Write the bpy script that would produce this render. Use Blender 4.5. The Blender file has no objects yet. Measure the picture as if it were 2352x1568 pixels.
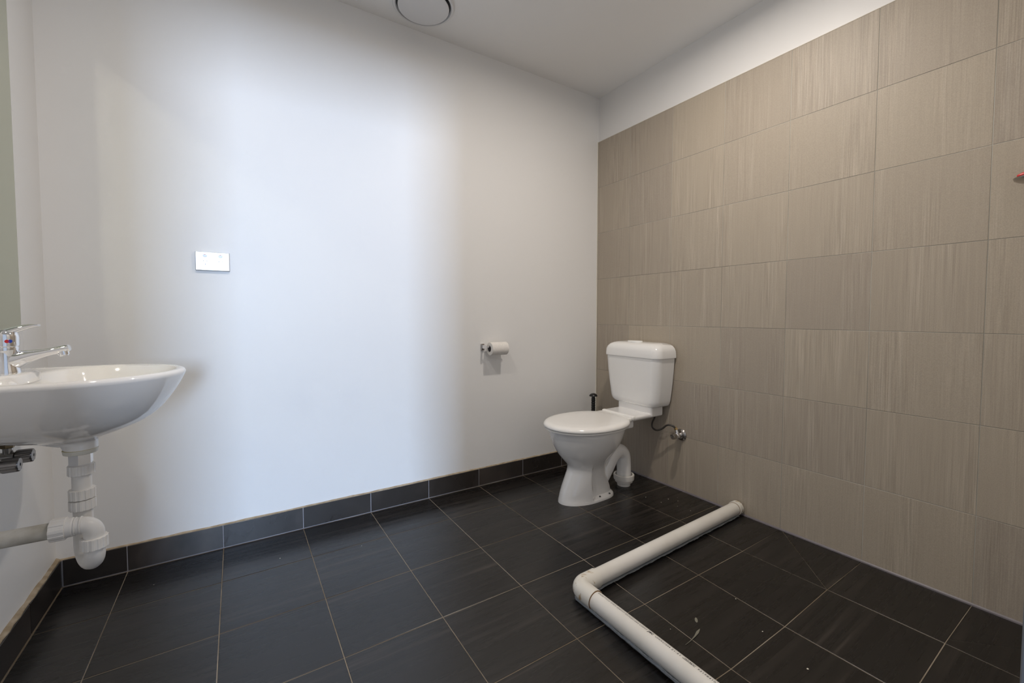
import bpy, bmesh, math, random
from math import sin, cos, pi, sqrt, radians as R
from mathutils import Vector, Matrix
random.seed(7)
S = bpy.context.scene
COL = S.collection

# ------------------------------------------------------------------ camera
CAM = Vector((-2.0412, -2.1194, 0.9629))
YAW, PITCH = 0.5717, -0.0404
cam = bpy.data.cameras.new('camera'); cam_o = bpy.data.objects.new('camera', cam); COL.objects.link(cam_o)
cam.sensor_width = 36; cam.lens = 984.24 / 2352 * 36; cam.clip_start = 0.02
cam.shift_y = -19.156 / 2352
cam_o.location = CAM
cam_o.rotation_euler = (pi / 2 + PITCH, 0, -YAW)
S.camera = cam_o
# ------------------------------------------------------------------ light
W = bpy.data.worlds.new('world'); S.world = W; W.use_nodes = True
W.node_tree.nodes['Background'].inputs[0].default_value = (0.62, 0.72, 0.9, 1)
W.node_tree.nodes['Background'].inputs[1].default_value = 0.75

def area(name, loc, rot, sx, sy, power, col):
    l = bpy.data.lights.new(name, 'AREA'); l.shape = 'RECTANGLE'; l.size = sx; l.size_y = sy
    l.energy = power; l.color = col
    o = bpy.data.objects.new(name, l); COL.objects.link(o); o.location = loc; o.rotation_euler = rot
    return o
def downlight(name, loc, power, col):
    l = bpy.data.lights.new(name, 'AREA'); l.shape = 'DISK'; l.size = 0.085; l.spread = R(175); l.energy = power; l.color = col
    o = bpy.data.objects.new(name, l); COL.objects.link(o); o.location = loc
    return o
# daylight from the window of the next room, seen through the open doorway behind the camera
area('window_daylight', (-2.77, -10.06, 1.80), (pi / 2, 0, 0), 1.3, 1.5, 580, (0.53, 0.71, 1.0))
# two recessed ceiling downlights (both outside the frame)
WARM = (1.0, 0.91, 0.82)
downlight('downlight_a', (-2.0, -1.12, 2.388), 7.8, WARM)
downlight('downlight_b', (-0.75, -1.12, 2.388), 13.6, WARM)
S.view_settings.view_transform = 'Standard'; S.view_settings.look = 'None'
S.view_settings.exposure = 0.0; S.view_settings.gamma = 1.0; S.view_settings.use_curve_mapping = False
S.cycles.max_bounces = 6; S.cycles.diffuse_bounces = 4; S.cycles.glossy_bounces = 4
S.cycles.use_denoising = True; S.cycles.use_adaptive_sampling = True; S.cycles.adaptive_threshold = 0.04; S.cycles.adaptive_min_samples = 24; S.cycles.sample_clamp_indirect = 0.0; S.cycles.blur_glossy = 0.0
S.cycles.use_guiding = True; S.cycles.guiding_training_samples = 64   # lets the lamp's reflection off the mirror reach the back wall
S.cycles.caustics_reflective = True; S.cycles.caustics_refractive = False

# ------------------------------------------------------------------ materials
def mat(name, col=(0.8, 0.8, 0.8), rough=0.5, metal=0.0, spec=0.5, coat=0.0):
    m = bpy.data.materials.new(name); m.use_nodes = True
    b = m.node_tree.nodes['Principled BSDF']
    b.inputs['Base Color'].default_value = (*col, 1); b.inputs['Roughness'].default_value = rough
    b.inputs['Metallic'].default_value = metal; b.inputs['Specular IOR Level'].default_value = spec
    b.inputs['Coat Weight'].default_value = coat; b.inputs['Coat Roughness'].default_value = 0.04
    return m
def nodes(m): return m.node_tree.nodes, m.node_tree.links, m.node_tree.nodes['Principled BSDF']
def ramp(N, stops):
    r = N.new('ShaderNodeValToRGB'); e = r.color_ramp.elements
    while len(e) < len(stops): e.new(0.5)
    for el, (p, c) in zip(e, stops): el.position = p; el.color = (*c, 1) if len(c) == 3 else c
    return r
def grained(m, scale, stops, amount=1.0, space='Object', bump=0.0, rand=True, detail=4, stretch2=None):
    """streaky colour from stretched noise in the object's own coordinates, shifted per object"""
    N, L, b = nodes(m)
    tc = N.new('ShaderNodeTexCoord'); mp = N.new('ShaderNodeMapping'); mp.inputs['Scale'].default_value = scale
    add = N.new('ShaderNodeVectorMath'); add.operation = 'ADD'
    L.new(tc.outputs[space], add.inputs[0])
    if rand:
        oi = N.new('ShaderNodeObjectInfo'); ml = N.new('ShaderNodeVectorMath'); ml.operation = 'SCALE'
        cmb = N.new('ShaderNodeCombineXYZ')
        for k in range(3): L.new(oi.outputs['Random'], cmb.inputs[k])
        L.new(cmb.outputs[0], ml.inputs[0]); ml.inputs['Scale'].default_value = 37.0
        L.new(ml.outputs[0], add.inputs[1])
    L.new(add.outputs[0], mp.inputs[0])
    n1 = N.new('ShaderNodeTexNoise'); n1.inputs['Scale'].default_value = 1; n1.inputs['Detail'].default_value = detail
    n1.inputs['Roughness'].default_value = 0.65
    L.new(mp.outputs[0], n1.inputs['Vector'])
    return N, L, b, add, n1

M = {}
M['paint'] = mat('white_wall_paint', (0.80, 0.795, 0.785), 0.42, spec=0.35)
N, L, b = nodes(M['paint'])
tc = N.new('ShaderNodeTexCoord'); nz = N.new('ShaderNodeTexNoise'); nz.inputs['Scale'].default_value = 260
bp = N.new('ShaderNodeBump'); bp.inputs['Strength'].default_value = 0.04; bp.inputs['Distance'].default_value = 0.001
L.new(tc.outputs['Object'], nz.inputs['Vector']); L.new(nz.outputs[0], bp.inputs['Height']); L.new(bp.outputs[0], b.inputs['Normal'])
M['ceiling'] = mat('ceiling_paint', (0.86, 0.855, 0.845), 0.7, spec=0.2)
M['trim_white'] = mat('grey_door_lining', (0.16, 0.165, 0.175), 0.4)

def wall_tile_mat():
    m = mat('beige_streaked_porcelain', rough=0.5, spec=0.35)
    N, L, b, v, n1 = grained(m, (1, 70, 1.6), None, detail=5)
    r1 = ramp(N, [(0.26, (0.362, 0.309, 0.248)), (0.52, (0.405, 0.351, 0.286)), (0.76, (0.478, 0.423, 0.353))])
    L.new(n1.outputs[0], r1.inputs[0])
    # fine hair-thin vertical brushing
    mp2 = N.new('ShaderNodeMapping'); mp2.inputs['Scale'].default_value = (1, 300, 6); L.new(v.outputs[0], mp2.inputs[0])
    n2 = N.new('ShaderNodeTexNoise'); n2.inputs['Scale'].default_value = 1; n2.inputs['Detail'].default_value = 3
    L.new(mp2.outputs[0], n2.inputs['Vector'])
    # broad mask: some zones streaky, others plain
    mp3 = N.new('ShaderNodeMapping'); mp3.inputs['Scale'].default_value = (1, 9, 1.2); L.new(v.outputs[0], mp3.inputs[0])
    n3 = N.new('ShaderNodeTexNoise'); n3.inputs['Scale'].default_value = 1; n3.inputs['Detail'].default_value = 2
    L.new(mp3.outputs[0], n3.inputs['Vector'])
    mk = ramp(N, [(0.42, (0.15,) * 3), (0.64, (1,) * 3)]); L.new(n3.outputs[0], mk.inputs[0])
    plain = N.new('ShaderNodeMix'); plain.data_type = 'RGBA'
    L.new(mk.outputs[0], plain.inputs[0]); plain.inputs[6].default_value = (0.398, 0.345, 0.280, 1); L.new(r1.outputs[0], plain.inputs[7])
    r2 = ramp(N, [(0.35, (0.87,) * 3), (0.65, (1.12,) * 3)]); L.new(n2.outputs[0], r2.inputs[0])
    mx = N.new('ShaderNodeMix'); mx.data_type = 'RGBA'; mx.blend_type = 'MULTIPLY'
    L.new(mk.outputs[0], mx.inputs[0]); L.new(plain.outputs[2], mx.inputs[6]); L.new(r2.outputs[0], mx.inputs[7])
    # speckle grain
    n4 = N.new('ShaderNodeTexNoise'); n4.inputs['Scale'].default_value = 420; n4.inputs['Detail'].default_value = 2
    L.new(v.outputs[0], n4.inputs['Vector'])
    r4 = ramp(N, [(0.3, (0.92,) * 3), (0.7, (1.08,) * 3)]); L.new(n4.outputs[0], r4.inputs[0])
    mx2 = N.new('ShaderNodeMix'); mx2.data_type = 'RGBA'; mx2.blend_type = 'MULTIPLY'; mx2.inputs[0].default_value = 1
    L.new(mx.outputs[2], mx2.inputs[6]); L.new(r4.outputs[0], mx2.inputs[7])
    # slight tone change from tile to tile
    oi = N.new('ShaderNodeObjectInfo'); rt = ramp(N, [(0, (0.94, 0.94, 0.95)), (1, (1.06, 1.06, 1.04))]); L.new(oi.outputs['Random'], rt.inputs[0])
    mx3 = N.new('ShaderNodeMix'); mx3.data_type = 'RGBA'; mx3.blend_type = 'MULTIPLY'; mx3.inputs[0].default_value = 1
    L.new(mx2.outputs[2], mx3.inputs[6]); L.new(rt.outputs[0], mx3.inputs[7])
    L.new(mx3.outputs[2], b.inputs['Base Color'])
    bp = N.new('ShaderNodeBump'); bp.inputs['Strength'].default_value = 0.08; bp.inputs['Distance'].default_value = 0.001
    L.new(n2.outputs[0], bp.inputs['Height']); L.new(bp.outputs[0], b.inputs['Normal'])
    return m
M['wall_tile'] = wall_tile_mat()

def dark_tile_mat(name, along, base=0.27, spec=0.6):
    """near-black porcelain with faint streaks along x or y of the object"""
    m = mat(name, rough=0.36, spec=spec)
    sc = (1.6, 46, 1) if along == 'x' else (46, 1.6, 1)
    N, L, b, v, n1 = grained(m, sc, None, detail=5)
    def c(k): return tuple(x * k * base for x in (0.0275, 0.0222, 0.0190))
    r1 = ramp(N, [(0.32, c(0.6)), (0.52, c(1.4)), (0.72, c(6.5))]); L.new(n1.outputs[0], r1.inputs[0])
    mp3 = N.new('ShaderNodeMapping'); mp3.inputs['Scale'].default_value = (1.4, 8, 1) if along == 'x' else (8, 1.4, 1)
    L.new(v.outputs[0], mp3.inputs[0])
    n3 = N.new('ShaderNodeTexNoise'); n3.inputs['Scale'].default_value = 1; n3.inputs['Detail'].default_value = 2
    L.new(mp3.outputs[0], n3.inputs['Vector'])
    mk = ramp(N, [(0.40, (0.0,) * 3), (0.66, (1,) * 3)]); L.new(n3.outputs[0], mk.inputs[0])
    mx = N.new('ShaderNodeMix'); mx.data_type = 'RGBA'; L.new(mk.outputs[0], mx.inputs[0])
    mx.inputs[6].default_value = (*c(0.95), 1); L.new(r1.outputs[0], mx.inputs[7])
    L.new(mx.outputs[2], b.inputs['Base Color'])
    rr = ramp(N, [(0.3, (0.23,) * 3), (0.7, (0.34,) * 3)]); L.new(n1.outputs[0], rr.inputs[0]); L.new(rr.outputs[0], b.inputs['Roughness'])
    bp = N.new('ShaderNodeBump'); bp.inputs['Strength'].default_value = 0.05; bp.inputs['Distance'].default_value = 0.001
    L.new(n1.outputs[0], bp.inputs['Height']); L.new(bp.outputs[0], b.inputs['Normal'])
    return m
M['floor_tile'] = dark_tile_mat('dark_floor_porcelain', 'x')
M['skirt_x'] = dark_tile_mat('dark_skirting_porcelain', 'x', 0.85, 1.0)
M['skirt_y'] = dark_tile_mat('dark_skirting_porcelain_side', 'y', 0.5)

def mottled(name, c0, c1, scale, rough, lo=0.4, hi=0.65):
    m = mat(name, rough=rough, spec=0.3); N, L, b = nodes(m)
    tc = N.new('ShaderNodeTexCoord'); n = N.new('ShaderNodeTexNoise'); n.inputs['Scale'].default_value = scale; n.inputs['Detail'].default_value = 4
    L.new(tc.outputs['Object'], n.inputs['Vector']); r = ramp(N, [(lo, c0), (hi, c1)]); L.new(n.outputs[0], r.inputs[0])
    L.new(r.outputs[0], b.inputs['Base Color']); return m
M['grout_floor'] = mottled('tan_floor_grout', (0.20, 0.155, 0.105), (0.36, 0.31, 0.245), 3.0, 0.85)
M['grout_skirt'] = mottled('pale_skirting_grout', (0.30, 0.29, 0.31), (0.40, 0.39, 0.42), 6.0, 0.7)
M['grout_wall'] = mottled('wall_grout', (0.26, 0.25, 0.215), (0.52, 0.51, 0.46), 2.2, 0.8)
M['adhesive'] = mottled('tan_tile_adhesive', (0.32, 0.25, 0.165), (0.45, 0.37, 0.27), 30, 0.9)
M['sealant'] = mat('grey_sealant', (0.16, 0.145, 0.16), 0.4)
M['corner_seal'] = mat('cream_sealant', (0.74, 0.70, 0.60), 0.45)
M['ceramic'] = mat('white_ceramic', (0.86, 0.85, 0.835), 0.08, coat=0.6)
M['basin_ceramic'] = mat('white_basin_ceramic', (0.82, 0.80, 0.77), 0.07, coat=0.6)
M['plastic'] = mat('white_seat_plastic', (0.86, 0.845, 0.815), 0.16)
M['cistern'] = mat('white_cistern_plastic', (0.86, 0.855, 0.84), 0.13)
M['pvc'] = mottled('white_trap_plastic', (0.74, 0.71, 0.66), (0.78, 0.76, 0.73), 14, 0.3)
M['pvc_dirty'] = mottled('dusty_waste_pipe', (0.40, 0.37, 0.31), (0.62, 0.60, 0.55), 16, 0.5)
M['pvc_pipe'] = mottled('off_white_pipe', (0.71, 0.68, 0.62), (0.79, 0.765, 0.72), 5, 0.30)
def stained_pipe():
    m = mat('stained_pipe_fitting', rough=0.35); N, L, b = nodes(m)
    tc = N.new('ShaderNodeTexCoord'); n = N.new('ShaderNodeTexNoise'); n.inputs['Scale'].default_value = 38; n.inputs['Detail'].default_value = 3
    L.new(tc.outputs['Object'], n.inputs['Vector'])
    r = ramp(N, [(0.60, (0.73, 0.70, 0.63)), (0.68, (0.42, 0.30, 0.16))]); L.new(n.outputs[0], r.inputs[0]); L.new(r.outputs[0], b.inputs['Base Color']); return m
M['pipe_fitting'] = stained_pipe()
M['glue'] = mat('brown_pipe_glue', (0.22, 0.12, 0.05), 0.5)
M['silicone'] = mat('translucent_silicone', (0.62, 0.66, 0.70), 0.22)
nodes(M['silicone'])[2].inputs['Transmission Weight'].default_value = 0.35
M['ink'] = mat('black_pipe_ink', (0.035, 0.035, 0.04), 0.6)
M['chrome'] = mat('chrome', (0.86, 0.86, 0.87), 0.06, 1.0)
M['chrome_dark'] = mat('dull_chrome', (0.42, 0.40, 0.38), 0.22, 1.0)
M['chrome_knob'] = mat('scuffed_dark_chrome', (0.26, 0.25, 0.245), 0.2, 1.0)
M['brass'] = mat('brass', (0.50, 0.36, 0.16), 0.3, 1.0)
M['brass_dull'] = mat('dull_brass', (0.22, 0.17, 0.10), 0.4, 1.0)
M['braid'] = mat('braided_steel', (0.28, 0.27, 0.26), 0.4, 0.8)
M['hose_dark'] = mat('dark_supply_hose', (0.05, 0.045, 0.04), 0.35)
M['black'] = mat('black_plastic', (0.010, 0.010, 0.010), 0.32)
M['red'] = mat('red_plastic', (0.55, 0.02, 0.02), 0.3)
M['blue'] = mat('blue_plastic', (0.02, 0.06, 0.42), 0.3)
M['slot'] = mat('dark_slot', (0.02, 0.02, 0.025), 0.6)
M['outlet'] = mat('glossy_white_outlet', (0.78, 0.78, 0.78), 0.04, spec=0.6)
M['outlet_grey'] = mat('white_switch_rocker', (0.52, 0.54, 0.56), 0.25)
M['paper'] = mottled('quilted_toilet_paper', (0.74, 0.71, 0.67), (0.80, 0.77, 0.73), 120, 0.95)
M['cardboard'] = mat('grey_cardboard', (0.16, 0.145, 0.14), 0.9)
M['mirror'] = mat('green_tinted_mirror', (0.60, 0.63, 0.52), 0.015, 1.0)
M['mirror_edge'] = mat('mirror_edge', (0.10, 0.11, 0.08), 0.4)
M['vent'] = mat('white_vent_plastic', (0.74, 0.74, 0.745), 0.35)
M['rubber'] = mat('cream_rubber', (0.70, 0.68, 0.60), 0.5)
M['smear'] = mat('dull_greenish_paint', (0.19, 0.18, 0.14), 0.7)
M['yellow_seal'] = mat('yellowed_seal', (0.50, 0.42, 0.18), 0.5)

# ------------------------------------------------------------------ helpers
def mesh_obj(name, bm, m, parent=None, smooth=0, loc=None):
    """link a bmesh as ONE mesh object; smooth = auto-smooth angle in degrees (0 = flat)"""
    bmesh.ops.recalc_face_normals(bm, faces=bm.faces)
    me = bpy.data.meshes.new(name)
    if smooth:
        for f in bm.faces: f.smooth = True
        for e in bm.edges:
            if len(e.link_faces) == 2 and e.calc_face_angle(0) > R(smooth): e.smooth = False
    bm.to_mesh(me); bm.free()
    o = bpy.data.objects.new(name, me); COL.objects.link(o); me.materials.append(m)
    if smooth:
        wn = o.modifiers.new('even_shading', 'WEIGHTED_NORMAL'); wn.keep_sharp = True; wn.weight = 100
    if loc is not None: o.location = loc
    if parent is not None: o.parent = parent
    return o
def thing(name, label, cat, loc, group=None):
    o = bpy.data.objects.new(name, None); COL.objects.link(o); o.location = loc; o.empty_display_size = 0.05
    o['label'] = label; o['category'] = cat
    if group: o['group'] = group
    return o
def tag(o, label, cat, group=None):
    o['label'] = label; o['category'] = cat
    if group: o['group'] = group
    return o
def part(name, bm, m, parent, smooth=40, label=None):
    """bmesh in world coordinates -> child of parent (parent may sit anywhere, unrotated)"""
    off = Vector((0, 0, 0)); p = parent
    while p is not None: off += p.location; p = p.parent
    bmesh.ops.translate(bm, verts=bm.verts, vec=-off)
    o = mesh_obj(name, bm, m, parent, smooth)
    if label: o['label'] = label
    return o
def box(x0, x1, y0, y1, z0, z1, bev=0.0, seg=2, bm=None):
    t = bmesh.new()
    bmesh.ops.create_cube(t, size=1)
    for v in t.verts:
        v.co = Vector((x0 + (v.co.x + .5) * (x1 - x0), y0 + (v.co.y + .5) * (y1 - y0), z0 + (v.co.z + .5) * (z1 - z0)))
    if bev: bmesh.ops.bevel(t, geom=list(t.edges), offset=bev, segments=seg, affect='EDGES', profile=0.5)
    return merge(bm, t)
def merge(bm, t):
    if bm is None: return t
    me = bpy.data.meshes.new('tmp'); t.to_mesh(me); t.free(); bm.from_mesh(me); bpy.data.meshes.remove(me)
    return bm
def loft(rings, cap0=True, cap1=True, closed=True, bm=None):
    t = bmesh.new(); vs = [[t.verts.new(p) for p in r] for r in rings]; n = len(rings[0])
    for a, b2 in zip(vs, vs[1:]):
        for i in range(n if closed else n - 1):
            j = (i + 1) % n; t.faces.new((a[i], a[j], b2[j], b2[i]))
    if cap0: t.faces.new(vs[0])
    if cap1: t.faces.new(list(reversed(vs[-1])))
    return merge(bm, t)
def frame(d):
    d = Vector(d).normalized(); u = Vector((0, 0, 1)) if abs(d.z) < 0.9 else Vector((1, 0, 0))
    a = d.cross(u).normalized(); return a, d.cross(a).normalized()
def lathe(p, axis, prof, n=24, bm=None, cap0=True, cap1=True, ribs=0, rib=0.0):
    """prof: (distance along axis, radius) list"""
    p = Vector(p); d = Vector(axis).normalized(); a, b2 = frame(d); rings = []
    for s, r in prof:
        ring = []
        for k in range(n):
            t = 2 * pi * k / n; rr = r
            if ribs and r > 0.004: rr = r + (rib if (k * ribs * 2 // n) % 2 else 0)
            ring.append(p + d * s + (a * cos(t) + b2 * sin(t)) * rr)
        rings.append(ring)
    return loft(rings, cap0, cap1, True, bm)
def smooth_path(pts, n=8):
    pts = [Vector(p) for p in pts]; out = []
    for i in range(len(pts) - 1):
        p0 = pts[max(i - 1, 0)]; p1, p2 = pts[i], pts[i + 1]; p3 = pts[min(i + 2, len(pts) - 1)]
        for k in range(n):
            t = k / n
            out.append(0.5 * ((2 * p1) + (-p0 + p2) * t + (2 * p0 - 5 * p1 + 4 * p2 - p3) * t * t + (-p0 + 3 * p1 - 3 * p2 + p3) * t ** 3))
    out.append(pts[-1]); return out
def tube(pts, r, n=16, bm=None, cap=True):
    """swept tube; r = number or list of radii (one per point), parallel-transported frame"""
    pts = [Vector(p) for p in pts]; rs = r if isinstance(r, (list, tuple)) else [r] * len(pts)
    rings = []; a = None
    for i, p in enumerate(pts):
        d = (pts[min(i + 1, len(pts) - 1)] - pts[max(i - 1, 0)]).normalized()
        if a is None: a, _ = frame(d)
        a = (a - d * a.dot(d)).normalized(); b2 = d.cross(a)
        rings.append([p + (a * cos(2 * pi * k / n) + b2 * sin(2 * pi * k / n)) * rs[i] for k in range(n)])
    return loft(rings, cap, cap, True, bm)
def arc_path(p0, corner, p1, rad, n=8):
    """line p0 -> corner -> p1 with the corner rounded by radius rad"""
    p0, c, p1 = Vector(p0), Vector(corner), Vector(p1)
    d0 = (p0 - c).normalized(); d1 = (p1 - c).normalized(); ang = d0.angle(d1)
    L0 = rad / math.tan(ang / 2); a = c + d0 * L0; b2 = c + d1 * L0
    cen = c + (d0 + d1).normalized() * (rad / sin(ang / 2)); va, vb = a - cen, b2 - cen; tot = va.angle(vb); ax = va.cross(vb).normalized()
    return [p0] + [cen + Matrix.Rotation(tot * k / n, 3, ax) @ va for k in range(n + 1)] + [p1]
def copy_part(o, parent, loc):
    c = o.copy(); COL.objects.link(c); c.parent = parent; c.location = loc; return c

# ------------------------------------------------------------------ room shell
XL, H, YF = -2.595, 2.395, -2.06          # left wall, ceiling, front wall
def struct(name, bm, m, smooth=0):
    o = mesh_obj(name, bm, m, None, smooth); o['kind'] = 'structure'; return o
TT = 0.008                                    # tile thickness
wall_back = struct('wall_back', box(XL - .1, .1, 0, .1, -.1, H + .1), M['paint'])
wall_left = struct('wall_left', box(XL - .1, XL, YF - .14, 0, -.1, H + .1), M['paint'])
ceiling = struct('ceiling', box(XL, 0.01, YF, 0, H, H + .1), M['ceiling'])
# tiled wall: tile faces at x=0, grout bed just behind, painted band above
wall_right = struct('wall_right', box(0.0065, .12, YF - .14, 0, -.1, H + .1), M['paint'])
bed = mesh_obj('grout_bed', box(0.0010, 0.0065, YF, 0, 0, 2.1095), M['grout_wall'], wall_right)
# front wall with the open doorway the photograph was taken from
JL, JR, HEAD = -2.325, -1.48, 2.04
bm = box(XL, JL, YF - .14, YF, -.1, H); box(JR, 0.0016, YF - .14, YF, -.1, H, bm=bm); box(JL, JR, YF - .14, YF, HEAD, H, bm=bm)
wall_front = struct('wall_front', bm, M['paint'])
bm = box(JR - .0005, JR + .0195, YF - .145, YF + .004, 0, HEAD, .001, 1)
door = struct('door_1', bm, M['trim_white'])
mesh_obj('left_jamb', box(JL - .0195, JL + .0005, YF - .145, YF + .004, 0, HEAD, .001, 1), M['trim_white'], door)
mesh_obj('head_jamb', box(JL, JR, YF - .145, YF + .004, HEAD - .0195, HEAD + .0005, .001, 1), M['trim_white'], door)

# ---- floor tiles (300 mm grid from the calibration), shower area falls gently
U0, V1, P, G = -2.4054, 0.2796, 0.30, 0.0028
def node(k, n):
    x = max(XL + .0150, U0 + P * k) if k < 0 else (-0.003 if k >= 8 else U0 + P * k)
    y = -0.0105 if n == 0 else -(V1 + P * (n - 1))
    return x, max(y, YF - .3)
DZ = {(6, 4): -.006, (7, 4): -.006, (6, 5): -.017, (7, 5): -.004, (5, 4): -.006, (5, 5): -.017, (6, 6): -.017, (5, 6): -.02,
      (7, 6): -.001, (6, 7): -.012, (5, 7): -.012}
def tile_prism(poly, z_of, thick=.009, gap=G, bev=.0008):
    """tile from a plan polygon (ccw), shrunk by the joint, tiny arris on the top edge; origin at its centre"""
    c = Vector((sum(p[0] for p in poly) / len(poly), sum(p[1] for p in poly) / len(poly)))
    def inset(d):
        out = []; n = len(poly)
        for i in range(n):
            a, b2, d2 = Vector(poly[i - 1]), Vector(poly[i]), Vector(poly[(i + 1) % n])
            e1 = (b2 - a).normalized(); e2 = (d2 - b2).normalized(); n1 = Vector((-e1.y, e1.x)); n2 = Vector((-e2.y, e2.x))
            m_ = (n1 + n2); m_ = m_ / max(m_.dot(n1), .2) if m_.length > 1e-6 else n1
            out.append(b2 + m_ * d)
        return out
    o0, o1 = inset(gap / 2), inset(gap / 2 + bev)
    cz = z_of(c.x, c.y)
    rings = [[(p.x - c.x, p.y - c.y, z_of(p.x, p.y) - cz - thick) for p in o0], [(p.x - c.x, p.y - c.y, z_of(p.x, p.y) - cz - bev * .6) for p in o0],
             [(p.x - c.x, p.y - c.y, z_of(p.x, p.y) - cz) for p in o1]]
    return loft(rings, True, True), Vector((c.x, c.y, cz))
def floor_slab():
    xs = [XL - .1] + [node(k, 1)[0] for k in range(0, 8)] + [.1]; ys = [.1] + [node(1, n)[1] for n in range(1, 9)] + [YF - .6]
    bm = bmesh.new(); top = [[bm.verts.new((x, y, DZ.get((k - 1, n), 0) - .0012)) for k, x in enumerate(xs)] for n, y in enumerate(ys)]
    for n in range(len(ys) - 1):
        for k in range(len(xs) - 1): bm.faces.new((top[n][k], top[n + 1][k], top[n + 1][k + 1], top[n][k + 1]))
    box(XL - .1, .1, YF - .6, .1, -.14, -.06, bm=bm)
    for v in bm.verts:
        if v.co.y < YF - .5: v.co.y = YF - .6
    return bm
floor = struct('floor', floor_slab(), M['grout_floor'])
shared = {}
def zfun(corners):
    """bilinear height over one grid cell"""
    (x0, y0), (x1, y1), z = corners
    def f(x, y):
        u = min(1, max(0, (x - x0) / (x1 - x0))); v = min(1, max(0, (y - y0) / (y1 - y0)))
        return (z[0] * (1 - u) + z[1] * u) * (1 - v) + (z[2] * (1 - u) + z[3] * u) * v
    return f
for n in range(0, 8):
    for k in range(-1, 8):
        x0, y0 = node(k, n); x1, y1 = node(k + 1, n + 1)
        zs = [DZ.get((k, n), 0), DZ.get((k + 1, n), 0), DZ.get((k, n + 1), 0), DZ.get((k + 1, n + 1), 0)]
        f = zfun(((x0, y0), (x1, y1), zs))
        quad = [(x0, y1), (x1, y1), (x1, y0), (x0, y0)]
        if k == 7 and n == 4: polys = [[(x0, y1), (x1 - .002, y0 - .012), (x1, y0), (x0, y0)], [(x0, y1), (x1, y1), (x1, y0 - .012)]]
        elif k == 7 and n == 6: polys = [[(x0 + .03, y0), (x1, y1 + .03), (x1, y0)], [(x0, y1), (x1, y1), (x1, y1 + .03), (x0 + .03, y0), (x0, y0)]]
        else: polys = [quad]
        for q in polys:
            g_ = 0.0014 if len(polys) == 2 else G
            flat = not any(zs) and len(polys) == 1
            key = (round(x1 - x0, 4), round(y0 - y1, 4))
            if flat and key in shared:
                o = bpy.data.objects.new('floor_tile', shared[key]); COL.objects.link(o); o.parent = floor
                o.location = ((x0 + x1) / 2, (y0 + y1) / 2, 0)
            else:
                bm, c = tile_prism(q, f, gap=g_ if len(polys) == 2 else G)
                o = mesh_obj('floor_tile', bm, M['floor_tile'], floor); o.location = c
                if flat: shared[key] = o.data

# ---- right wall tiles, stacked in a plain grid
HB, TH = 0.3029, 0.3012
wt = {}
for j in range(7):
    z0 = 0.0035 if j == 0 else HB + TH * (j - 1); z1 = HB + TH * j
    for n in range(0, 8):
        y0 = -0.004 if n == 0 else -(V1 + P * (n - 1)); y1 = max(-(V1 + P * n), YF + .001)
        if y0 - y1 < .01: continue
        key = (round(y0 - y1, 4), round(z1 - z0, 4))
        if key not in wt:
            a, h = (y0 - y1) / 2 - .0009, (z1 - z0) / 2 - .0009; b_ = .0007
            rings = [[(.0075, s * a, t * h) for s, t in ((-1, -1), (1, -1), (1, 1), (-1, 1))], [(b_, s * a, t * h) for s, t in ((-1, -1), (1, -1), (1, 1), (-1, 1))],
                     [(0, s * (a - b_), t * (h - b_)) for s, t in ((-1, -1), (1, -1), (1, 1), (-1, 1))]]
            o = mesh_obj('wall_tile', loft(rings), M['wall_tile'], wall_right); wt[key] = o.data
        else:
            o = bpy.data.objects.new('wall_tile', wt[key]); COL.objects.link(o); o.parent = wall_right
        o.location = (0, (y0 + y1) / 2, (z0 + z1) / 2)

# ---- skirting tiles with tan adhesive showing along the top
SH = 0.0965
base_b = struct('baseboard_back', box(XL + .0145, 0, -.0075, 0, 0, SH - .001), M['grout_skirt'])
base_l = struct('baseboard_left', box(XL, XL + .0115, YF, -.0075, 0, SH - .001), M['grout_skirt'])
def skirt(parent, x0, x1, y0, y1, m):
    c = ((x0 + x1) / 2, (y0 + y1) / 2, SH / 2)
    bm = box(x0 - c[0], x1 - c[0], y0 - c[1], y1 - c[1], -SH / 2 + .0035, SH / 2, .0008, 1)
    o = mesh_obj('skirting_tile', bm, m, parent); o.location = c
for k in range(-1, 8):
    a = XL + .0160 if k < 0 else U0 + P * k; b_ = -0.002 if k == 7 else U0 + P * (k + 1)
    skirt(base_b, a + .0016, b_ - .0016, -.0095, -.002, M['skirt_x'])
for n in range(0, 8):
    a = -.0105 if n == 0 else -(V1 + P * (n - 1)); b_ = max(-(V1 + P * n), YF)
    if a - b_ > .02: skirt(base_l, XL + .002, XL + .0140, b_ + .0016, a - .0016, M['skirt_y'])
def ragged(p0, p1, out, w, z, h, parent, n=60):
    """thin uneven strip of adhesive bedded on top of the skirting"""
    p0, p1 = Vector(p0), Vector(p1); out = Vector(out); rings = []
    for i in range(n + 1):
        c = p0.lerp(p1, i / n); ww = w * random.uniform(.75, 1.05); hh = h * random.uniform(.6, 1.2)
        rings.append([c + Vector((0, 0, z - .003)), c + out * ww + Vector((0, 0, z - .003)), c + out * ww * .9 + Vector((0, 0, z + hh * .4)), c + Vector((0, 0, z + hh))])
    return mesh_obj('adhesive_strip', loft(rings), M['adhesive'], parent)
ragged((XL + .01, 0, 0), (-.001, 0, 0), (0, -1, 0), .0075, SH, .0055, base_b)
ragged((XL, YF, 0), (XL, -.001, 0), (1, 0, 0), .0132, SH, .009, base_l)
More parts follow.
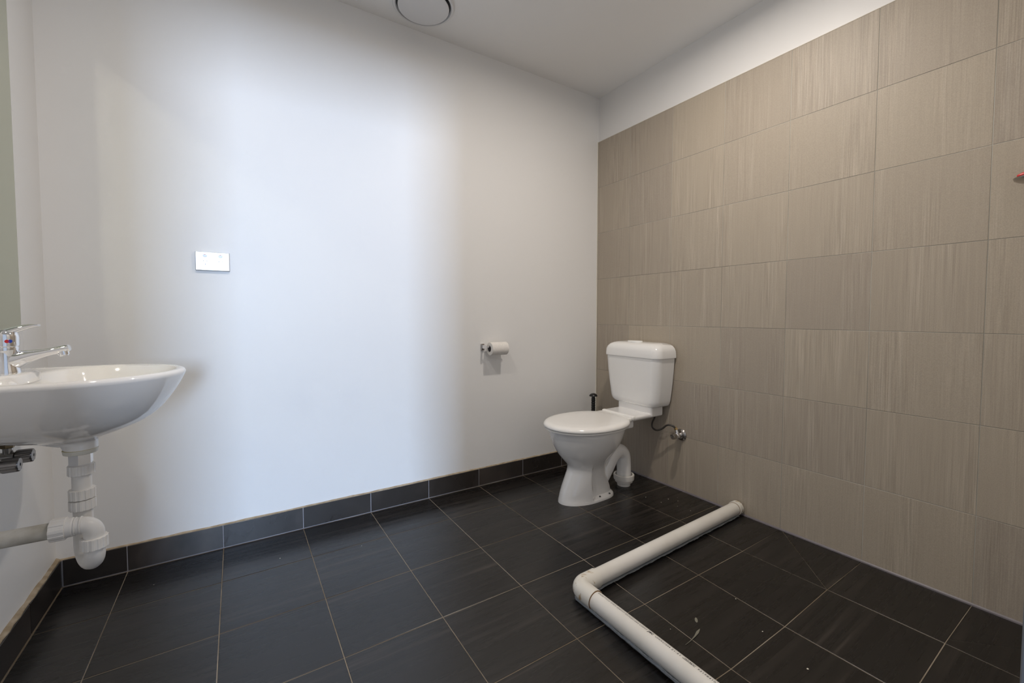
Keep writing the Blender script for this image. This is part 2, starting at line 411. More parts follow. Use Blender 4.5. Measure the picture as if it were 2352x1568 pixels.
# ---- sealant beads
bm = loft([[(-.0, y, .0), (-.006, y, -.0005), (-.0045, y, .004), (.0, y, .0075)] for y in (YF + .002, -.01)])
struct('trim_1', bm, M['sealant'])
struct('trim_2', box(-.0052, -.0002, -.0042, -.0002, SH, 2.11, .0012, 2), M['corner_seal'], 40)
bm = loft([[(-.001, y, 2.1065), (.0065, y, 2.1065), (.0065, y, 2.1135), (.003, y, 2.111)] for y in (YF + .001, -.004)])
struct('trim_3', bm, M['corner_seal'])

# ------------------------------------------------------------------ toilet
TY = -0.437; CY = -0.427
def ring_oval(xf, xr, hw, z, n=40, pf=2.0, pr=2.6, yo=0.0, rec=0.0, xs=0.0):
    """plan outline: front end at xf (towards -x), rear at xr; rec > 0 recesses the sides behind x = xs"""
    xc = xf + (xr - xf) * .5; out = []
    for k in range(n):
        t = 2 * pi * k / n; c, s = cos(t), sin(t); p = pf if c > 0 else pr
        sx = abs(c) ** (2 / p) * (1 if c > 0 else -1); sy = abs(s) ** (2 / p) * (1 if s > 0 else -1)
        x = xc - sx * (xc - xf if c > 0 else xr - xc); u = min(1, max(0, (x - xs + .006) / .012)); f = 1 - rec * u * u * (3 - 2 * u)
        out.append(Vector((x, TY + yo + sy * hw * f, z)))
    return out
toilet = thing('toilet', 'white close-coupled toilet with lid down, standing on dark floor tiles in the corner', 'toilet', (-0.45, TY, 0))
prof = [(-.664, -.330, .093, 0, 0), (-.6625, -.331, .0928, .010, 0), (-.661, -.333, .0924, .015, .06), (-.6585, -.336, .092, .021, .30), (-.652, -.342, .0905, .045, .32), (-.640, -.354, .088, .075, .32),
        (-.622, -.372, .086, .11, .31), (-.604, -.380, .084, .145, .24), (-.597, -.384, .084, .168, .14), (-.602, -.382, .088, .188, .06), (-.626, -.362, .100, .212, 0), (-.655, -.336, .124, .247, 0),
        (-.678, -.312, .148, .288, 0), (-.694, -.296, .164, .330, 0), (-.702, -.288, .172, .361, 0), (-.704, -.286, .174, .376, 0), (-.699, -.291, .169, .3805, 0)]
bm = loft([ring_oval(f, r, w, z, 120, 2.0, 2.6 if z > .2 else 3.2, 0, rc, -.515) for f, r, w, z, rc in prof])
# rear deck and plinth that carry the cistern
box(-.40, -.225, TY - .095, TY + .095, .350, .395, .012, 3, bm)
box(-.25, -.06, TY - .085, TY + .085, .384, .400, .006, 3, bm)
box(-.250, -.030, TY - .119, TY + .119, .397, .420, .009, 3, bm)
box(-.122, -.022, TY - .124, TY + .124, .399, .458, .010, 3, bm)
# web between bowl and trapway
box(-.300, -.258, TY - .012, TY + .012, .20, .36, .004, 1, bm)
pan = part('pan', bm, M['ceramic'], toilet, 50)
# trapway: rises behind the foot, turns over and drops into the floor collar
tp = smooth_path([(-.44, TY, .030), (-.385, TY, .060), (-.335, TY, .125), (-.295, TY, .183), (-.248, TY, .204), (-.212, TY, .182), (-.2015, TY, .130), (-.2005, TY, .050)], 8)
nr = len(tp); rs = [.036 + .004 * min(1, i / (nr * .62)) for i in range(nr)]
part('trapway', tube(tp, rs, 24), M['ceramic'], toilet, 60)
bm = lathe((-.2, TY, 0), (0, 0, 1), [(0, .036), (.018, .038), (.022, .049), (.034, .051), (.036, .0565), (.060, .0585), (.064, .056), (.064, .048), (.045, .046)], 40)
part('pan_collar', bm, M['pvc'], toilet, 40, 'off-white ribbed floor collar')
def fixing(x):
    bm = lathe((x, TY - .078, .0205), (0, 0, 1), [(0, .0055), (.0012, .0055)], 14)
    part('fixing_hole', bm, M['slot'], toilet, 30, 'dark screw hole in the foot')
fixing(-.462); fixing(-.392)
# seat and lid
def seat_ring(k, z): return ring_oval(-.733 + k, -.250 - k, .194 - k, z + .0065, 72, 2.05, 2.25, -.002)
bm = loft([seat_ring(.014, .3745), seat_ring(.006, .3765), seat_ring(.004, .384), seat_ring(.007, .386)])
part('seat', bm, M['plastic'], toilet, 50)
bm = loft([seat_ring(.003, .3865), seat_ring(.0, .390), seat_ring(.001, .397), seat_ring(.006, .404), seat_ring(.016, .409), seat_ring(.035, .4115), seat_ring(.09, .413)])
lid = part('seat_lid', bm, M['plastic'], toilet, 60)
part('lid_tail', box(-.335, -.265, TY - .117, TY + .117, .394, .4165, .009, 3), M['plastic'], lid, 50)
bm = box(-.2645, -.236, TY - .118, TY + .118, .398, .4225, .009, 3)
part('hinge_bar', bm, M['plastic'], toilet, 50)
# cistern: tapered tank with rounded front corners
def rrect(xf, xr, hw, z, rad, n=8):
    """front corners rounded, back square; front at xf"""
    pts = []; TY = CY
    for i in range(n + 1):
        t = pi / 2 * i / n; pts.append(Vector((xf + rad - rad * sin(t), TY - hw + rad - rad * cos(t), z)))
    for i in range(n + 1):
        t = pi / 2 * i / n; pts.append(Vector((xf + rad - rad * cos(t), TY + hw - rad + rad * sin(t), z)))
    pts += [Vector((xr, TY + hw, z)), Vector((xr, TY - hw, z))]; return pts
tank = []
for z, hw, xf, rad in ((.452, 0.1280, -.105, .03), (.4545, 0.1480, -.122, .035), (.461, 0.1600, -.131, .038), (.472, 0.1675, -.137, .04), (.488, 0.1725, -.141, .042),
                       (.52, 0.1770, -.144, .044), (.58, 0.1845, -.149, .045), (.65, 0.1910, -.154, .045), (.72, 0.1955, -.157, .045), (.733, 0.1960, -.157, .045)):
    tank.append(rrect(xf, -.012, hw, z, rad))
cistern = part('cistern', loft(tank), M['cistern'], toilet, 40)
lidr = []
for z, k in ((.731, .006), (.731, 0), (.742, -.0005), (.768, .002), (.784, .008), (.797, .019), (.805, .033), (.8095, .05), (.8115, .068)):
    lidr.append(rrect(-.163 + k, -.008 - k * .3, .2025 - k, z, .048 - min(k, .02) * .3))
cl = part('cistern_lid', loft(lidr), M['cistern'], cistern, 60)
bm = lathe((-.085, CY + .020, .810), (0, 0, 1), [(0, .05), (.006, .05), (.0085, .047), (.0095, .04)], 32)
for v in bm.verts: v.co.x = -.085 + (v.co.x + .085) * .62
part('flush_button', bm, M['cistern'], cl, 50)

# ------------------------------------------------------------------ cistern stop valve on the tiled wall
VY, VZ = -0.666, 0.312
valve = thing('stop_valve', 'chrome stop valve with round flange on the tiled wall right of the toilet', 'valve', (0, VY, VZ))
bm = lathe((0, VY, VZ), (-1, 0, 0), [(.0, .032), (.004, .032), (.010, .027), (.013, .019), (.013, .012)], 36)
part('flange', bm, M['chrome_dark'], valve, 30)
bm = lathe((-.012, VY, VZ), (-1, 0, 0), [(0, .0125), (.018, .0125), (.02, .015), (.034, .015), (.036, .012), (.044, .012)], 24)
lathe((-.036, VY, VZ + .008), (0, .35, 1), [(0, .009), (.016, .009), (.018, .0075), (.024, .0075)], 18, bm)
part('body', bm, M['chrome'], valve, 30)
bm = lathe((-.055, VY, VZ), (-1, 0, 0), [(0, .014), (.003, .0165), (.022, .0155), (.026, .013), (.0265, .006), (.024, .005)], 40, ribs=10, rib=-.0012)
part('knob', bm, M['chrome_dark'], valve, 30)
bm = lathe((-.036, VY + .0075, VZ + .029), (0, .45, 1), [(0, .0095), (.011, .0095), (.013, .006), (.02, .005)], 6)
part('nut', bm, M['brass'], valve, 20, 'small brass hose nut')
hp = smooth_path([(-.036, VY + .010, VZ + .038), (-.046, -.640, .362), (-.053, -.612, .360), (-.057, -.580, .333), (-.058, -.545, .318), (-.058, -.518, .327), (-.057, -.514, .352), (-.056, -.528, .384), (-.055, -.532, .402)], 7)
part('supply_hose', tube(hp, .0052, 10), M['hose_dark'], valve, 60, 'thin dark braided hose up to the cistern')

# ------------------------------------------------------------------ toilet brush in the corner behind the pan
brush = thing('toilet_brush', 'black toilet brush with mushroom-topped ribbed handle in the corner behind the toilet', 'brush', (-.115, -.095, 0))
bm = lathe((-.115, -.095, 0), (0, 0, 1), [(0, .046), (.006, .05), (.11, .044), (.115, .040), (.115, .036), (.02, .036)], 28)
part('holder', bm, M['black'], brush, 40)
pr_ = [(.10, .008), (.115, .030), (.122, .030), (.128, .013)]
z = .14
while z < .425: pr_ += [(z, .0118), (z + .005, .0132), (z + .010, .0132), (z + .0145, .0118)]; z += .016
pr_ += [(.432, .0128), (.440, .0105), (.446, .0092)]
part('handle', lathe((-.115, -.095, 0), (0, 0, 1), pr_, 20), M['black'], brush, 40)
part('handle_cap', lathe((-.115, -.095, 0), (0, 0, 1), [(.445, .008), (.4465, .0265), (.449, .0262), (.456, .0225), (.462, .014), (.4645, .005)], 24), M['black'], brush, 50)

# ------------------------------------------------------------------ toilet paper holder and roll on the back wall
hold = thing('paper_holder', 'chrome single-arm toilet paper holder screwed to the white back wall', 'holder', (-.87, 0, .785))
bm = box(-.888, -.868, -.010, 0, .768, .806, .003, 2)
part('wall_plate', bm, M['chrome_dark'], hold, 40)
bm = box(-.884, -.872, -.060, -.008, .779, .800, .003, 2)
part('arm', bm, M['chrome'], hold, 40)
part('rod', tube(arc_path((-.878, -.052, .789), (-.876, -.056, .789), (-.745, -.056, .789), .002, 4), .0055, 14), M['chrome'], hold, 50)
roll = thing('toilet_roll', 'part-used white toilet paper roll hanging on the chrome holder', 'toilet paper', (-.805, -.056, .783))
RC, RR = (-.8625, -.056, .7795), .0365
bm = lathe(RC, (1, 0, 0), [(.0, .0175), (0, .033), (.002, RR), (.106, RR), (.108, .033), (.108, .0175)], 40, cap0=False, cap1=False)
part('paper', bm, M['paper'], roll, 50)
bm = lathe(RC, (1, 0, 0), [(.001, .0175), (.001, .0162), (.107, .0162), (.107, .0175)], 32, cap0=False, cap1=False)
part('core', bm, M['cardboard'], roll, 50)

# ------------------------------------------------------------------ double power outlet on the back wall
OX0, OX1, OZ0, OZ1 = -2.1725, -2.058, 1.1435, 1.2185
gpo = thing('power_outlet', 'glossy white double power point with two rocker switches on the back wall', 'power outlet', ((OX0 + OX1) / 2, 0, (OZ0 + OZ1) / 2))
part('mounting_block', box(OX0, OX1, -.0075, 0, OZ0, OZ1, .0015, 2), M['outlet_grey'], gpo, 40)
part('cover_plate', box(OX0 + .0008, OX1 - .0008, -.0115, -.0075, OZ0 + .001, OZ1 - .0008, .0022, 3), M['outlet'], gpo, 40)
for cx in (-2.1405, -2.0895):
    r_ = lathe((cx, -.0113, 1.2025), (0, -1, 0), [(0, .0078), (.002, .0078), (.003, .0068)], 28)
    for v in r_.verts: v.co.z = 1.2025 + (v.co.z - 1.2025) * .82
    rk = part('rocker_switch', r_, M['outlet_grey'], gpo, 40)
    part('on_marker', box(cx - .002, cx + .002, -.0146, -.0138, 1.2053, 1.2068), M['red'], rk, 0)
    sock = part('socket_face', lathe((cx + .0006, -.0114, 1.176), (0, -1, 0), [(0, .0125), (.0004, .0125), (.0006, .0120)], 32), M['outlet'], gpo, 30)
    for dx, dz, an in ((-.0056, .0055, -30), (.0056, .0055, 30), (0, -.0075, 0)):
        b_ = box(-.0010, .0010, -.0003, .0003, -.0034, .0034)
        bmesh.ops.transform(b_, matrix=Matrix.Translation((cx + .0006 + dx, -.0121, 1.176 + dz)) @ Matrix.Rotation(R(-an), 4, 'Y'), verts=b_.verts)
        part('pin_slot', b_, M['slot'], sock, 0)
    b_ = lathe((cx + .0006, -.0116, 1.1685), (0, -1, 0), [(0, .0046), (.0003, .0046)], 24)
    part('earth_shroud', b_, M['outlet_grey'], sock, 0)

# ------------------------------------------------------------------ wash basin on the left wall
BY, BXC = -0.575, -2.40
def dring(tip, back, w, z, xc=BXC, n=72, pf=2.0, pb=7.0, yo=0.0):
    out = []
    for k in range(n):
        t = 2 * pi * k / n; c, s = cos(t), sin(t)
        p = pf if c >= 0 else pb
        sx = abs(c) ** (2 / p) * (1 if c >= 0 else -1); sy = abs(s) ** (2 / p) * (1 if s >= 0 else -1)
        out.append(Vector((xc + (sx * (tip - xc) if c >= 0 else sx * (xc - back)), BY + yo + sy * w, z)))
    return out
XB = XL + .0004
outer = [(-2.357, -2.424, .034, .617, -2.3905, 2.0), (-2.357, -2.430, .034, .628, -2.3905, 2.0), (-2.357, -2.455, .034, .634, -2.391, 2.1), (-2.355, -2.475, .036, .641, -2.392, 2.2),
         (-2.340, -2.495, .055, .648, -2.395, 2.4), (-2.312, -2.520, .085, .657, -2.398, 2.8), (-2.284, -2.545, .108, .668, BXC, 3.5), (-2.255, -2.575, .132, .682, BXC, 5), (-2.236, XB, .149, .696, BXC, 8), (-2.219, XB, .166, .713, BXC, 8),
         (-2.203, XB, .184, .735, BXC, 8), (-2.189, XB, .199, .757, BXC, 8), (-2.176, XB, .208, .781, BXC, 8), (-2.168, XB, .2145, .799, BXC, 8), (-2.1665, XB, .2155, .806, BXC, 8),
         (-2.169, XB, .2135, .812, BXC, 8), (-2.177, XB, .2065, .8155, BXC, 8), (-2.186, XB, .1975, .8140, BXC, 8)]
rings = [dring(t, b_, w, z, xc, pb=pb) for t, b_, w, z, xc, pb in outer]
# inside of the bowl: soap deck at the back, then the bowl floor
inner = [(-2.193, -2.480, .188, .806, -2.38, 3.2), (-2.203, -2.474, .178, .790, -2.38, 3.0), (-2.222, -2.466, .158, .755, -2.38, 2.6), (-2.255, -2.450, .120, .712, -2.38, 2.3),
         (-2.310, -2.430, .070, .682, -2.385, 2.0), (-2.365, -2.415, .025, .672, -2.39, 2.0)]
rings += [dring(-2.189, -2.486, .1935, .8125, -2.38, pb=3.4)] + [dring(t, b_, w, z, xc, pb=pb) for t, b_, w, z, xc, pb in inner]
basin = thing('wash_basin', 'white ceramic wall-hung basin with rounded front on the left wall', 'basin', (XL, BY, .814))
part('bowl', loft(rings), M['basin_ceramic'], basin, 60)
bm = loft([dring(-2.466, -2.60, .112, .800, -2.54, 56, 2.6, 9), dring(-2.468, -2.60, .110, .818, -2.54, 56, 2.6, 9), dring(-2.474, -2.60, .104, .8232, -2.54, 56, 2.6, 9), dring(-2.484, -2.60, .094, .8245, -2.54, 56, 2.6, 9)])
for v in bm.verts: v.co.x = max(v.co.x, XB)
part('tap_ledge', bm, M['basin_ceramic'], basin, 60)
bm = lathe((-2.3905, BY, .6735), (0, 0, 1), [(0, .026), (.002, .026), (.003, .020), (.0005, .014)], 28)
part('waste_grate', bm, M['chrome'], basin, 40)

# ---- mixer tap
TX = -2.517
tap = thing('mixer_tap', 'chrome single-lever basin mixer with red and blue dot, on the basin deck', 'tap', (TX, BY, .8245))
bm = lathe((TX, BY, .8243), (0, 0, 1), [(0, .0262), (.003, .0262), (.010, .0245), (.025, .0218), (.042, .0215), (.054, .024), (.061, .0245), (.0635, .0235)], 36)
body = part('body', bm, M['chrome'], tap, 50)
# spout swells out of the body and tapers towards the outlet
sp = smooth_path([(TX - .006, BY, .850), (TX + .014, BY, .854), (TX + .036, BY, .862), (TX + .060, BY, .8685), (TX + .085, BY, .8745), (TX + .103, BY, .879), (TX + .113, BY, .8810)], 5)
def elliptic_tube(pts, ra, rb, n=20):
    rings = []; m = len(pts) - 1
    for i, p in enumerate(pts):
        d = (pts[min(i + 1, m)] - pts[max(i - 1, 0)]).normalized(); side = Vector((0, 1, 0)); upv = side.cross(d) * -1
        rings.append([p + side * cos(2 * pi * k / n) * ra(i / m) + upv * sin(2 * pi * k / n) * rb(i / m) for k in range(n)])
    return loft(rings)
bm = elliptic_tube(sp, lambda t: .0205 - .008 * min(1, t * 1.5), lambda t: (.0095 + .0215 * max(0, 1 - t * 1.6) ** 1.5) if t < .93 else .0095 - .03 * (t - .93))
part('spout', bm, M['chrome'], tap, 60)
bm = lathe((TX + .1005, BY, .8755), (.16, 0, -1), [(0, .0105), (.012, .0105), (.013, .0085), (.0155, .008)], 24)
part('aerator', bm, M['chrome'], tap, 40)
# lever: domed cap and a long upswept blade
bm = lathe((TX, BY, .8885), (0, 0, 1), [(0, .0245), (.0015, .0255), (.024, .0255), (.033, .0235), (.040, .0175), (.0435, .008)], 36)
hcap = part('lever_cap', bm, M['chrome'], tap, 50)
lv = smooth_path([(TX - .016, BY, .914), (TX + .006, BY, .9235), (TX + .028, BY, .9325), (TX + .048, BY, .938), (TX + .060, BY, .9395)], 5)
bm = elliptic_tube(lv, lambda t: .0195 - .0085 * t, lambda t: .0115 - .0085 * t)
part('lever', bm, M['chrome'], tap, 60)
ang = math.atan2(-.80, .60)
for mname, m, da in (('hot_dot', 'red', -.10), ('cold_dot', 'blue', .10)):
    a = R(-58) + da; p = Vector((TX + .0253 * cos(a), BY + .0253 * sin(a), .9015))
    part(mname, lathe(p, (cos(a), sin(a), 0), [(0, .0042), (.0008, .0038)], 16), M[m], hcap, 40, 'red hot-water dot' if m == 'red' else 'blue cold-water dot')

# ---- waste trap under the basin
PX, PY = -2.3915, BY
trap = thing('waste_trap', 'white plastic P-trap with ribbed nuts hanging under the basin', 'trap', (PX, PY, .3))
part('flange_seal', lathe((PX, PY, .6045), (0, 0, 1), [(0, .0315), (.001, .033), (.010, .0345), (.0115, .0345)], 36), M['rubber'], trap, 40)
part('yellow_washer', lathe((PX, PY, .6155), (0, 0, 1), [(0, .0340), (.0016, .0340)], 36), M['yellow_seal'], trap, 40)
part('hex_nut', lathe((PX, PY, .575), (0, 0, 1), [(0, .0225), (.002, .0242), (.028, .0242), (.0300, .0225)], 6), M['chrome'], trap, 20, 'chrome hexagonal waste nut')
def nut(p, axis, L_, r, name='slip_nut', ribs=14):
    bm = lathe(p, axis, [(0, r - .0035), (.0015, r), (L_ - .0015, r), (L_, r - .0035)], 112, ribs=ribs, rib=-.0016)
    return part(name, bm, M['pvc'], trap, 35)
nut((PX, PY, .5480), (0, 0, 1), .0270, .0268)
nut((PX, PY, .4835), (0, 0, 1), .0275, .0268)
nut((PX, PY, .4555), (0, 0, 1), .0275, .0270)
part('inlet_pipe', tube([(PX, PY, .40), (PX, PY, .56)], .0195, 28), M['pvc'], trap, 50)
QX, QY = -2.357, -.645                      # rising leg, nearer the camera
ub = [(PX, PY, .42), (PX, PY, .3615)]
mid = Vector(((PX + QX) / 2, (PY + QY) / 2, .3615)); ra_ = (Vector((QX, QY, .3615)) - mid); 
for k in range(1, 12): ub.append(mid - ra_ * cos(pi * k / 12) - Vector((0, 0, ra_.length * .82 * sin(pi * k / 12))))
ub += [(QX, QY, .3615), (QX, QY, .40)]
part('u_bend', tube(ub, .0205, 28), M['pvc'], trap, 60)
nut((QX, QY, .3735), (0, 0, 1), .030, .0272, 'union_nut')
el = arc_path((QX, QY, .385), (QX, QY, .4375), (-2.41, QY, .4375), .026, 10)
bm = tube(el, .0205, 28)
for xx in (-2.388, -2.378): lathe((xx, QY, .4375), (-1, 0, 0), [(0, .0206), (.001, .0222), (.003, .0222), (.004, .0206)], 32, bm)
lathe((-2.392, QY, .4375), (-1, 0, 0), [(0, .0206), (.003, .0232), (.014, .0232)], 32, bm)
part('elbow', bm, M['pvc'], trap, 40)
nut((-2.405, QY, .4375), (-1, 0, 0), .030, .0272, 'outlet_nut', 10)
part('outlet_pipe', tube([(-2.42, QY, .4375), (XL, QY, .4385)], .0195, 28), M['pvc_dirty'], trap, 50, 'grubby grey-white pipe running into the left wall')

# ---- two angle valves under the basin
def angle_valve(y, z, label):
    t = thing('angle_valve', label, 'valve', (XL, y, z), 'angle valves under the basin')
    part('flange', lathe((XL, y, z), (1, 0, 0), [(0, .026), (.003, .026), (.008, .019), (.008, .009)], 28), M['chrome_dark'], t, 30)
    bm = lathe((XL + .006, y, z), (1, 0, 0), [(0, .010), (.036, .010), (.038, .0145), (.064, .0145), (.066, .012), (.072, .012)], 24)
    lathe((XL + .058, y, z + .008), (0, 0, 1), [(0, .0095), (.020, .0095)], 20, bm)
    part('body', bm, M['chrome_dark'], t, 30)
    part('knob', lathe((XL + .072, y, z), (1, 0, 0), [(0, .0145), (.002, .0178), (.027, .0172), (.031, .0158), (.0315, .0045), (.029, .004)], 54, ribs=9, rib=-.0014), M['chrome_knob'], t, 30)
    part('nut', lathe((XL + .058, y, z + .025), (0, 0, 1), [(0, .0115), (.002, .0130), (.016, .0130), (.018, .0105)], 6), M['brass_dull'], t, 20, 'dull brass nut')
    hp = smooth_path([(XL + .058, y, z + .042), (XL + .058, y, z + .060), (XL + .056, y, z + .078), (XL + .052, y, z + .092)], 4)
    part('hose', tube(hp, .0078, 12), M['braid'], t, 60)
angle_valve(-.520, .602, 'dull chrome angle valve under the basin, nearer the white corner')
angle_valve(-.603, .6015, 'dull chrome angle valve under the basin, nearer the drain pipe end')

# ------------------------------------------------------------------ mirror and splashback strip on the left wall
mir = thing('wall_mirror', 'frameless green-tinted mirror on the left wall above the basin', 'mirror', (XL, -.52, .917))
part('glass', box(XL + .0045, XL + .005, -.82, -.2205, .9175, 1.98), M['mirror'], mir, 0)
part('backing', box(XL + .0002, XL + .0045, -.8205, -.220, .917, 1.9805), M['mirror_edge'], mir, 0)
spl = tag(mesh_obj('splashback', box(0, .004, -.33, .33, 0, .0895, .0006, 1), M['outlet'], None, 0, (XL + .0002, -.535, .826)), 'white splashback strip on the left wall between basin and mirror', 'splashback')

# ------------------------------------------------------------------ round exhaust vent in the ceiling
VX, VYY = -1.283, -.188
vent = thing('exhaust_vent', 'round white exhaust vent with central disc in the ceiling', 'vent', (VX, VYY, H))
part('rim', lathe((VX, VYY, H), (0, 0, -1), [(0, .140), (.004, .141), (.010, .136), (.011, .128), (.004, .124), (.0015, .123)], 64, cap1=False), M['vent'], vent, 40)
part('throat', lathe((VX, VYY, H - .0005), (0, 0, -1), [(0, .1235), (.001, .1235)], 48), M['slot'], vent, 40)
part('disc', lathe((VX, VYY, H - .0015), (0, 0, -1), [(0, .05), (.006, .05), (.007, .113), (.013, .1165), (.016, .114), (.018, .10)], 64), M['vent'], vent, 40)

# ------------------------------------------------------------------ drain-pipe hob around the shower
PR, PZ = 0.0285, 0.033
E0 = Vector((-1.072, -1.034, PZ)); EX = Vector((-.008, -.989, PZ)); EY = Vector((-1.072, -1.95, PZ))
hob = thing('pipe_hob', 'white plastic drain pipe laid on the floor as an L-shaped shower bund', 'pipe', (E0.x, E0.y, 0))
dx_, dy_ = (EX - E0).normalized(), (EY - E0).normalized()
part('long_pipe', tube([E0 + dx_ * .06, EX + Vector((-.004, 0, 0))], PR, 40), M['pvc_pipe'], hob, 60)
near = part('near_pipe', tube([E0 + dy_ * .06, EY], PR, 40), M['pvc_pipe'], hob, 60)
bm = tube(arc_path(E0 + dx_ * .085, E0, E0 + dy_ * .085, .034, 8), PR + .0035, 40)
part('elbow', bm, M['pipe_fitting'], hob, 60, 'stained white elbow at the corner of the pipe')
for p, d in ((E0 + dx_ * .0852, dx_), (E0 + dy_ * .0852, dy_)):
    part('glue_ring', lathe(p, d, [(0, PR + .0030), (.0007, PR + .0018), (.0014, PR)], 40, cap0=False, cap1=False), M['glue'], hob, 60, 'brown line of pipe glue')
bm = lathe(EX + Vector((-.001, 0, 0)), -dx_, [(0, PR + .003), (.003, PR + .004), (.028, PR + .004), (.030, PR + .001)], 40)
part('end_socket', bm, M['pipe_fitting'], hob, 50)
part('glue_ring', lathe(EX - dx_ * .0312, -dx_, [(0, PR + .0012), (.001, PR + .001), (.002, PR)], 40, cap0=False, cap1=False), M['glue'], hob, 60)
# lumpy silicone bead smeared along the foot of the pipe
def bead(p0, p1, side, w, h, n, name='silicone_bead'):
    p0, p1 = Vector(p0), Vector(p1); d = (p1 - p0).normalized(); s = Vector((-d.y, d.x, 0)) * side; rings = []
    ph = random.random() * 9
    for i in range(n + 1):
        c = p0.lerp(p1, i / n); ww = w * (1 + .22 * sin(i * .9 + ph) + random.uniform(-.18, .18)); hh = h * (1 + .2 * sin(i * .53 + ph) + random.uniform(-.15, .15))
        c = Vector((c.x, c.y, 0))
        rings.append([c + s * (PR * .2), c + s * (PR * .7 + ww), c + s * (PR * .75 + ww * .85) + Vector((0, 0, hh * .35)), c + s * (PR * .80 + ww * .35) + Vector((0, 0, hh * .8)), c + s * (PR * .9) + Vector((0, 0, hh * 1.05)), c + s * (PR * .3) + Vector((0, 0, hh * .6))])
    o = part(name, loft(rings), M['silicone'], hob, 80, 'bluish translucent smear of silicone'); o['kind'] = 'stuff'; return o
bead(E0 + dy_ * .01, EY, -1, .0015, .014, 120)
bead(E0 + dx_ * .03, EX - dx_ * .03, -1, -.004, .006, 120)
# printed line along the top of the near pipe: text bent round the pipe wall
def printed(txt, size, y_start, length, bold=0.0, phi=R(2), shear=0.0):
    cu = bpy.data.curves.new('print', 'FONT'); cu.body = txt; cu.size = size; cu.offset = bold; cu.resolution_u = 2; cu.space_character = 1.15
    o = bpy.data.objects.new('print', cu); COL.objects.link(o); bpy.context.view_layer.update()
    me = bpy.data.meshes.new_from_object(o.evaluated_get(bpy.context.evaluated_depsgraph_get())); bpy.data.objects.remove(o); bpy.data.curves.remove(cu)
    bm = bmesh.new(); bm.from_mesh(me); bpy.data.meshes.remove(me)
    return wrap(bm, y_start, length, phi)
def wrap(bm, y_start, length, phi):
    xs = [v.co.x for v in bm.verts]; x0, x1 = min(xs), max(xs); r = PR + .00025
    for v in bm.verts:
        s = (v.co.x - x0) / (x1 - x0) * length; a = phi + v.co.y / r
        v.co = Vector((E0.x + r * sin(a), y_start - s, PZ + r * cos(a)))
    part('printed_text', bm, M['ink'], near, 0)
printed('DN40 PVCU DWV 220717 AS/NZS1260 LIGHT', .0085, -1.128, .196)
printed('JMC', .0105, -1.327, .018, .0006)
printed('UPKR21044', .0085, -1.353, .049)
printed('21:51', .0085, -1.4065, .027)
bm = bmesh.new(); x = 0.0
for i in range(26):
    w = random.choice((.0006, .0008, .0012)); h = random.uniform(.0060, .0092) if i > 1 else .003
    vs = [bm.verts.new(p) for p in ((x, 0, 0), (x + w, 0, 0), (x + w, h, 0), (x, h, 0))]; bm.faces.new(vs); x += w + random.choice((.0005, .0008, .001))
wrap(bm, -1.441, .036, R(2))
printed('9319841030', .0085, -1.485, .061)

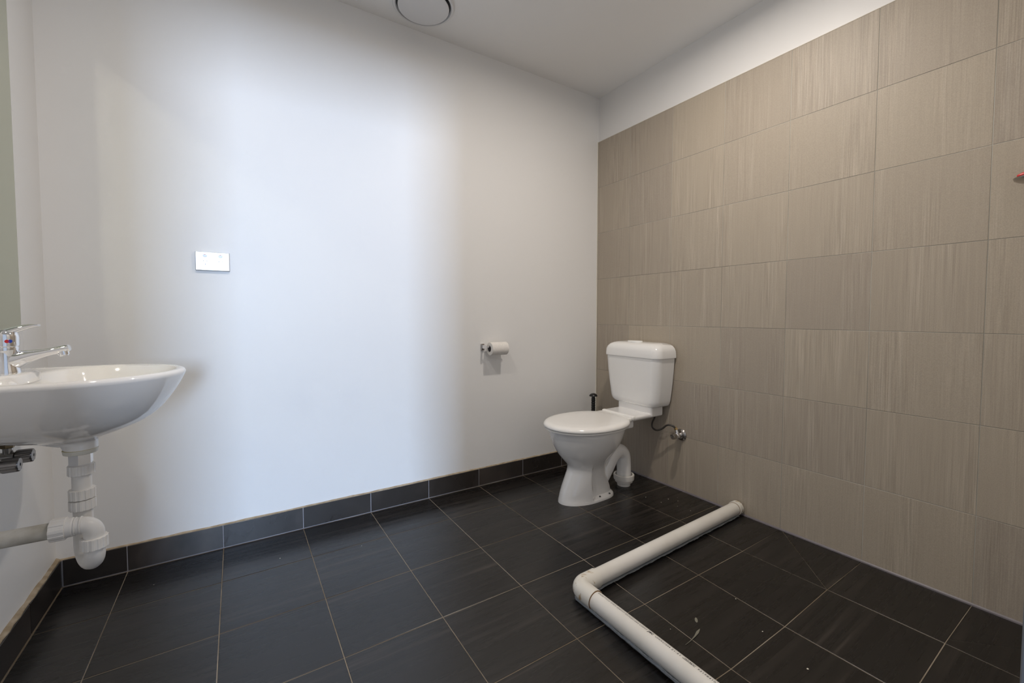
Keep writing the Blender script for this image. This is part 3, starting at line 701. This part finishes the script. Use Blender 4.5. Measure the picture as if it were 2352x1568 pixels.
# ------------------------------------------------------------------ small round dish with a red item, at the right edge of the frame
DX, DY, DZ_ = -.060, -1.889, 1.366
dish = thing('soap_dish', 'small dark metal soap dish on the tiled wall at the right edge', 'soap dish', (0, DY, DZ_))
part('tray', lathe((DX, DY, DZ_ - .006), (0, 0, 1), [(0, .030), (.001, .044), (.006, .052), (.012, .054), (.012, .051), (.006, .048), (.003, .030)], 40), M['chrome_dark'], dish, 40)
part('bracket', box(-.014, 0, DY - .012, DY + .012, DZ_ - .012, DZ_ + .016, .003, 2), M['chrome_dark'], dish, 40)
red = smooth_path([(DX - .004, DY + .046, DZ_ + .014), (DX - .002, DY + .022, DZ_ + .017), (DX, DY - .02, DZ_ + .018), (DX, DY - .045, DZ_ + .016)], 6)
nr = len(red)
o = mesh_obj('razor', tube(red, [.0015 + .0095 * sin(pi * min(1, .05 + i / nr * .9)) for i in range(nr)], 14), M['red'], None, 60)
tag(o, 'bright red plastic object lying in the dark soap dish', 'razor')

# ------------------------------------------------------------------ two smears of pale paint on the shower floor
o = mesh_obj('paint_smear', lathe((0, 0, -.0002), (0, 0, 1), [(0, .010), (.0008, .0075)], 14), M['smear'], None, 0, (-.822, -1.316, -.0105)); o.scale = (1.2, .45, 1); o.rotation_euler = (0, 0, .7)
tag(o, 'short pale greenish paint smear on the shower floor tile', 'paint mark')
bm = loft([[(x, y - w, 0), (x, y + w, 0), (x, y, .0007)] for x, y, w in ((0, 0, .0006), (.03, .002, .0010), (.055, .006, .0022), (.078, .012, .0040), (.094, .016, .0010))])
o = mesh_obj('paint_smear', bm, M['smear'], None, 0, (-.943, -1.362, -.0108)); tag(o, 'long thin pale paint scratch on the shower floor tile nearer the pipe', 'paint mark')

# ------------------------------------------------------------------ specks of dried plaster on the floor tiles
spots = [(-.232, -.620), (-.215, -.705), (-.183, -.78), (-.128, -.742), (-.172, -.846), (-.150, -.70), (-.095, -.715), (-1.62, -.30), (-1.915, -.22), (-2.31, -.165), (-.86, -.16),
         (-.93, -1.30), (-.70, -1.46), (-.62, -1.33), (-.74, -1.60)]
base = None
for i, (x, y) in enumerate(spots):
    if base is None:
        bm = bmesh.new(); bmesh.ops.create_icosphere(bm, subdivisions=1, radius=.0022)
        for v in bm.verts: v.co.z *= .45; v.co *= random.uniform(.75, 1.2)
        o = mesh_obj('plaster_speck', bm, M['corner_seal'], None, 0); base = o
    else:
        o = base.copy(); COL.objects.link(o)
    s = random.uniform(.5, 1.15); o.location = (x, y, .0006 if i < 11 else -.007); o.scale = (s * 1.3, s, s); o.rotation_euler = (0, 0, i * 1.3)
    where = 'between the pipe and tiled wall' if i < 7 else 'along the white back wall' if i < 11 else 'inside the pipe-edged shower area'
    tag(o, 'tiny pale plaster speck on the floor ' + where, 'debris', 'plaster specks ' + where)
